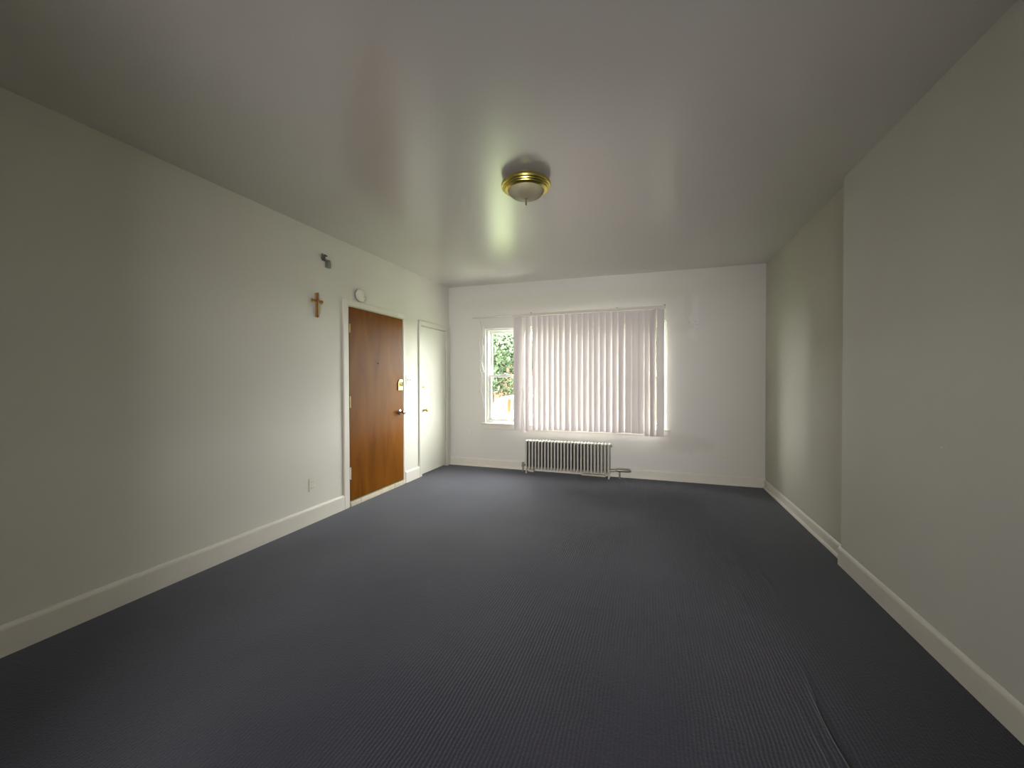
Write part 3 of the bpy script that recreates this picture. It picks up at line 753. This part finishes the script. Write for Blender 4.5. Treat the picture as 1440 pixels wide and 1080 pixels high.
# nails in the far wall and screw in the right wall
for x, z, lb in ((3.454, 2.024, 'dark nail in patched plaster right of blind, upper right one'), (3.381, 2.016, 'dark nail in patched plaster right of blind, left one'),
                 (3.475, 1.985, 'dark nail in patched plaster right of blind, lowest one')):
    bm = lathe(B(), [(0.0045, 0), (0.0045, 0.006), (0.001, 0.007)], (x, 0, z), 'y', 10)
    tag(obj('nail', bm, M['grey_metal'], loc=(x, 0, z)), lb, 'nail')
bm = lathe(B(), [(0.005, 0), (0.005, 0.004), (0.001, 0.005)], (XN, -3.09, 0.986), 'x', 10)
for v in bm.verts: v.co.x = 2*XN - v.co.x
tag(obj('wall_plug', bm, M['vinyl'], loc=(XN, -3.09, 0.986)), 'tiny white wall plug in the bare right wall', 'plug')

# ------------------------------------------------------------------ outdoors
GZ = -0.92
M['grass'] = mat('lawn', (0.13, 0.165, 0.06), 0.9, var=0.4, vscale=6)
M['asphalt'] = mat('driveway', (0.20, 0.20, 0.19), 0.9, var=0.2, vscale=8)
M['concrete'] = mat('pale_concrete', (0.48, 0.47, 0.44), 0.9, var=0.1, vscale=3)
M['brick'] = mat('orange_brick', (0.13, 0.060, 0.036), 0.9, var=0.2, vscale=9)
M['leaf'] = mat('leaves', (0.035, 0.068, 0.022), 0.7, var=0.4, vscale=0.9, spec=0.2)
M['leaf2'] = mat('pale_leaves', (0.060, 0.088, 0.048), 0.7, var=0.3, vscale=1.2, spec=0.2)
M['bark'] = mat('bark', (0.06, 0.045, 0.03), 0.9)
M['car'] = mat('white_car_paint', (0.55, 0.56, 0.55), 0.3, coat=0.5)
M['car_glass'] = mat('car_glass', (0.05, 0.055, 0.055), 0.08, spec=0.8)
M['tyre'] = mat('tyre_rubber', (0.02, 0.02, 0.02), 0.8)
M['roof'] = mat('roof_shingle', (0.07, 0.065, 0.06), 0.9, var=0.3, vscale=10)
bm = B(); box(bm, -60, 60, 2.6, 7.4, GZ-0.3, GZ); box(bm, -60, 60, 11.0, 90, GZ-0.3, GZ); box(bm, -60, 60, -60, 0.24, GZ-0.3, GZ-0.01)
tag(obj('lawn', bm, M['grass'], loc=(0, 3, GZ)), 'green lawn outside the window', kind='structure')
bm = box(B(), -60, 60, 7.4, 11.0, GZ-0.3, GZ-0.03)
tag(obj('road', bm, M['asphalt'], loc=(0, 9, GZ-0.03)), 'grey road the white car stands on', kind='structure')
bm = box(B(), -60, 60, 0.24, 2.6, GZ-0.3, GZ+0.01)  # unseen pale ground, added to reflect daylight up to the ceiling
tag(obj('bounce_strip', bm, M['concrete'], loc=(0, 1.4, GZ)), 'unseen pale concrete strip added outside to bounce daylight in', kind='structure')
# parked car
ca = empty('parked_car', (-1.4, 9.1, GZ-0.03)); tag(ca, 'white car parked outside the window', 'car')
gz = GZ-0.03
def carprof(pts, y0, y1, name, mt, bev=0.05):
    bm = prism(B(), pts, y0, y1, 'xz')
    if bev: bmesh.ops.bevel(bm, geom=list(bm.edges), offset=bev, segments=3, affect='EDGES')
    return obj(name, bm, M[mt], ca, autosm=40)
carprof([(-3.75, gz+0.32), (-3.78, gz+0.72), (-3.55, gz+0.95), (-2.85, gz+1.06), (0.95, gz+1.08), (1.05, gz+0.9), (1.08, gz+0.32)], 8.2, 10.0, 'body', 'car')
cab = carprof([(-2.95, gz+1.04), (-2.35, gz+1.58), (-1.9, gz+1.66), (0.35, gz+1.66), (0.75, gz+1.5), (0.95, gz+1.04)], 8.30, 9.90, 'cabin', 'car', 0.06)
for pts in ([(-2.62, gz+1.12), (-2.20, gz+1.50), (-1.62, gz+1.56), (-1.62, gz+1.12)], [(-1.50, gz+1.12), (-1.50, gz+1.56), (-0.5, gz+1.56), (-0.5, gz+1.12)], [(-0.40, gz+1.12), (-0.40, gz+1.56), (0.35, gz+1.52), (0.60, gz+1.12)]):
    obj('side_window', prism(B(), pts, 8.288, 8.33, 'xz'), M['car_glass'], cab)
obj('windscreen', prism(B(), [(8.42, 1.14+gz), (8.55, 1.52+gz), (9.65, 1.52+gz), (9.78, 1.14+gz)], -2.6, -2.55, 'yz'), M['car_glass'], cab)
for x in (-2.75, 0.15):
    for y in (8.22, 9.80):
        bm = lathe(B(), [(0.20, 0), (0.32, 0.02), (0.34, 0.05), (0.34, 0.15), (0.32, 0.18), (0.20, 0.20)], (x, y+0.19, gz+0.34), 'y', 28)
        w_ = obj('wheel', bm, M['tyre'], ca, autosm=40)
        yy0 = 8.22+0.18 if y < 9 else y
        obj('hub_cap', lathe(B(), [(0.18, 0), (0.16, 0.01), (0.001, 0.015)], (x, y if y < 9 else y+0.2, gz+0.34), 'y', 20), M['chrome'], w_)

def tree(name, x, y, h, r, n, mt, label, seed, z0=None, cz_=None):
    rnd = random.Random(seed); e = empty(name, (x, y, GZ)); tag(e, label, 'tree')
    zc = cz_ if cz_ is not None else GZ+h-r*0.8
    bm = B(); tube(bm, [(x, y, GZ-0.05), (x+0.05, y, GZ+h*0.25), (x-0.08, y, GZ+h*0.55), (x, y+0.1, GZ+h*0.8)], [0.22, 0.17, 0.12, 0.05], 10)
    for k in range(7):
        a = rnd.uniform(0, 6.28); z = GZ+h*rnd.uniform(0.3, 0.6)
        tube(bm, [(x, y, z), (x+math.cos(a)*r*0.35, y+math.sin(a)*r*0.35, z+r*0.25), (x+math.cos(a)*r*0.75, y+math.sin(a)*r*0.75, z+r*0.45)], [0.06, 0.04, 0.015], 6)
    obj('trunk', bm, M['bark'], e, autosm=60)
    vs, fs = [], []
    cl = [(Vector((rnd.gauss(0, 0.45), rnd.gauss(0, 0.45), rnd.gauss(0, 0.42)))*r, rnd.uniform(0.28, 0.5)*r) for _ in range(26)]
    for _ in range(n):
        c0, rr = rnd.choice(cl)
        v = Vector((rnd.gauss(0, 1), rnd.gauss(0, 1), rnd.gauss(0, 1))).normalized()*rr*rnd.uniform(0.6, 1)
        p = c0+v; s = rnd.uniform(0.05, 0.11)
        u = Vector((rnd.gauss(0, 1), rnd.gauss(0, 1), rnd.gauss(0, 1))).normalized(); w_ = u.cross(v.normalized()+Vector((0.01, 0, 0))).normalized()
        p = p+Vector((0, 0, zc-GZ)); b0 = len(vs)
        vs += [p-u*s*1.3, p+w_*s*0.6, p+u*s*1.3, p-w_*s*0.6]; fs.append((b0, b0+1, b0+2, b0+3))
    me = bpy.data.meshes.new('foliage'); me.from_pydata([tuple(v) for v in vs], [], fs); me.materials.append(M[mt])
    o = bpy.data.objects.new('foliage', me); COL.objects.link(o); o.parent = e; o['kind'] = 'stuff'
    return e
tree('leafy_tree', -5.2, 14.5, 5.2, 2.4, 16000, 'leaf2', 'green leafy tree outside, seen through left window pane', 1)
tree('leafy_tree', -1.6, 19.5, 7.5, 3.0, 9000, 'leaf2', 'pale green tree outside behind the white car', 2)
tree('leafy_tree', 3.2, 14.5, 6.8, 2.9, 8000, 'leaf', 'green tree outside hidden by the vertical blind', 3)
tree('leafy_tree', -11.5, 20.0, 7.0, 2.6, 8000, 'leaf2', 'pale green tree outside at the far left of the street', 4)
tree('leafy_tree', 9.0, 19.5, 8.0, 2.6, 7000, 'leaf2', 'pale green tree outside at the far right of the street', 5)
# brick houses across the road
def house(x0, x1, y, h, label):
    e = empty('brick_house', ((x0+x1)/2, y, GZ)); tag(e, label, 'house')
    obj('wall', box(B(), x0, x1, y, y+7, GZ-0.1, GZ+h), M['brick'], e)
    obj('roof', prism(B(), [(x0-0.4, GZ+h), ((x0+x1)/2, GZ+h+2.4), (x1+0.4, GZ+h)], y-0.4, y+7.4, 'xz'), M['roof'], e)
    n_ = int((x1-x0)/2.6)
    for k in range(n_):
        a = x0+(x1-x0)*(k+0.5)/n_
        w_ = obj('window', box(B(), a-0.5, a+0.5, y-0.06, y, GZ+1.1, GZ+2.5), M['vinyl'], e)
        obj('pane', box(B(), a-0.43, a+0.43, y-0.07, y-0.061, GZ+1.17, GZ+2.43), M['car_glass'], w_)
house(-14.5, -5.0, 26.5, 4.8, 'orange brick house across the road behind the trees')
house(-3.4, 5.6, 27, 5.0, 'orange brick house across the road, hidden by the blind')
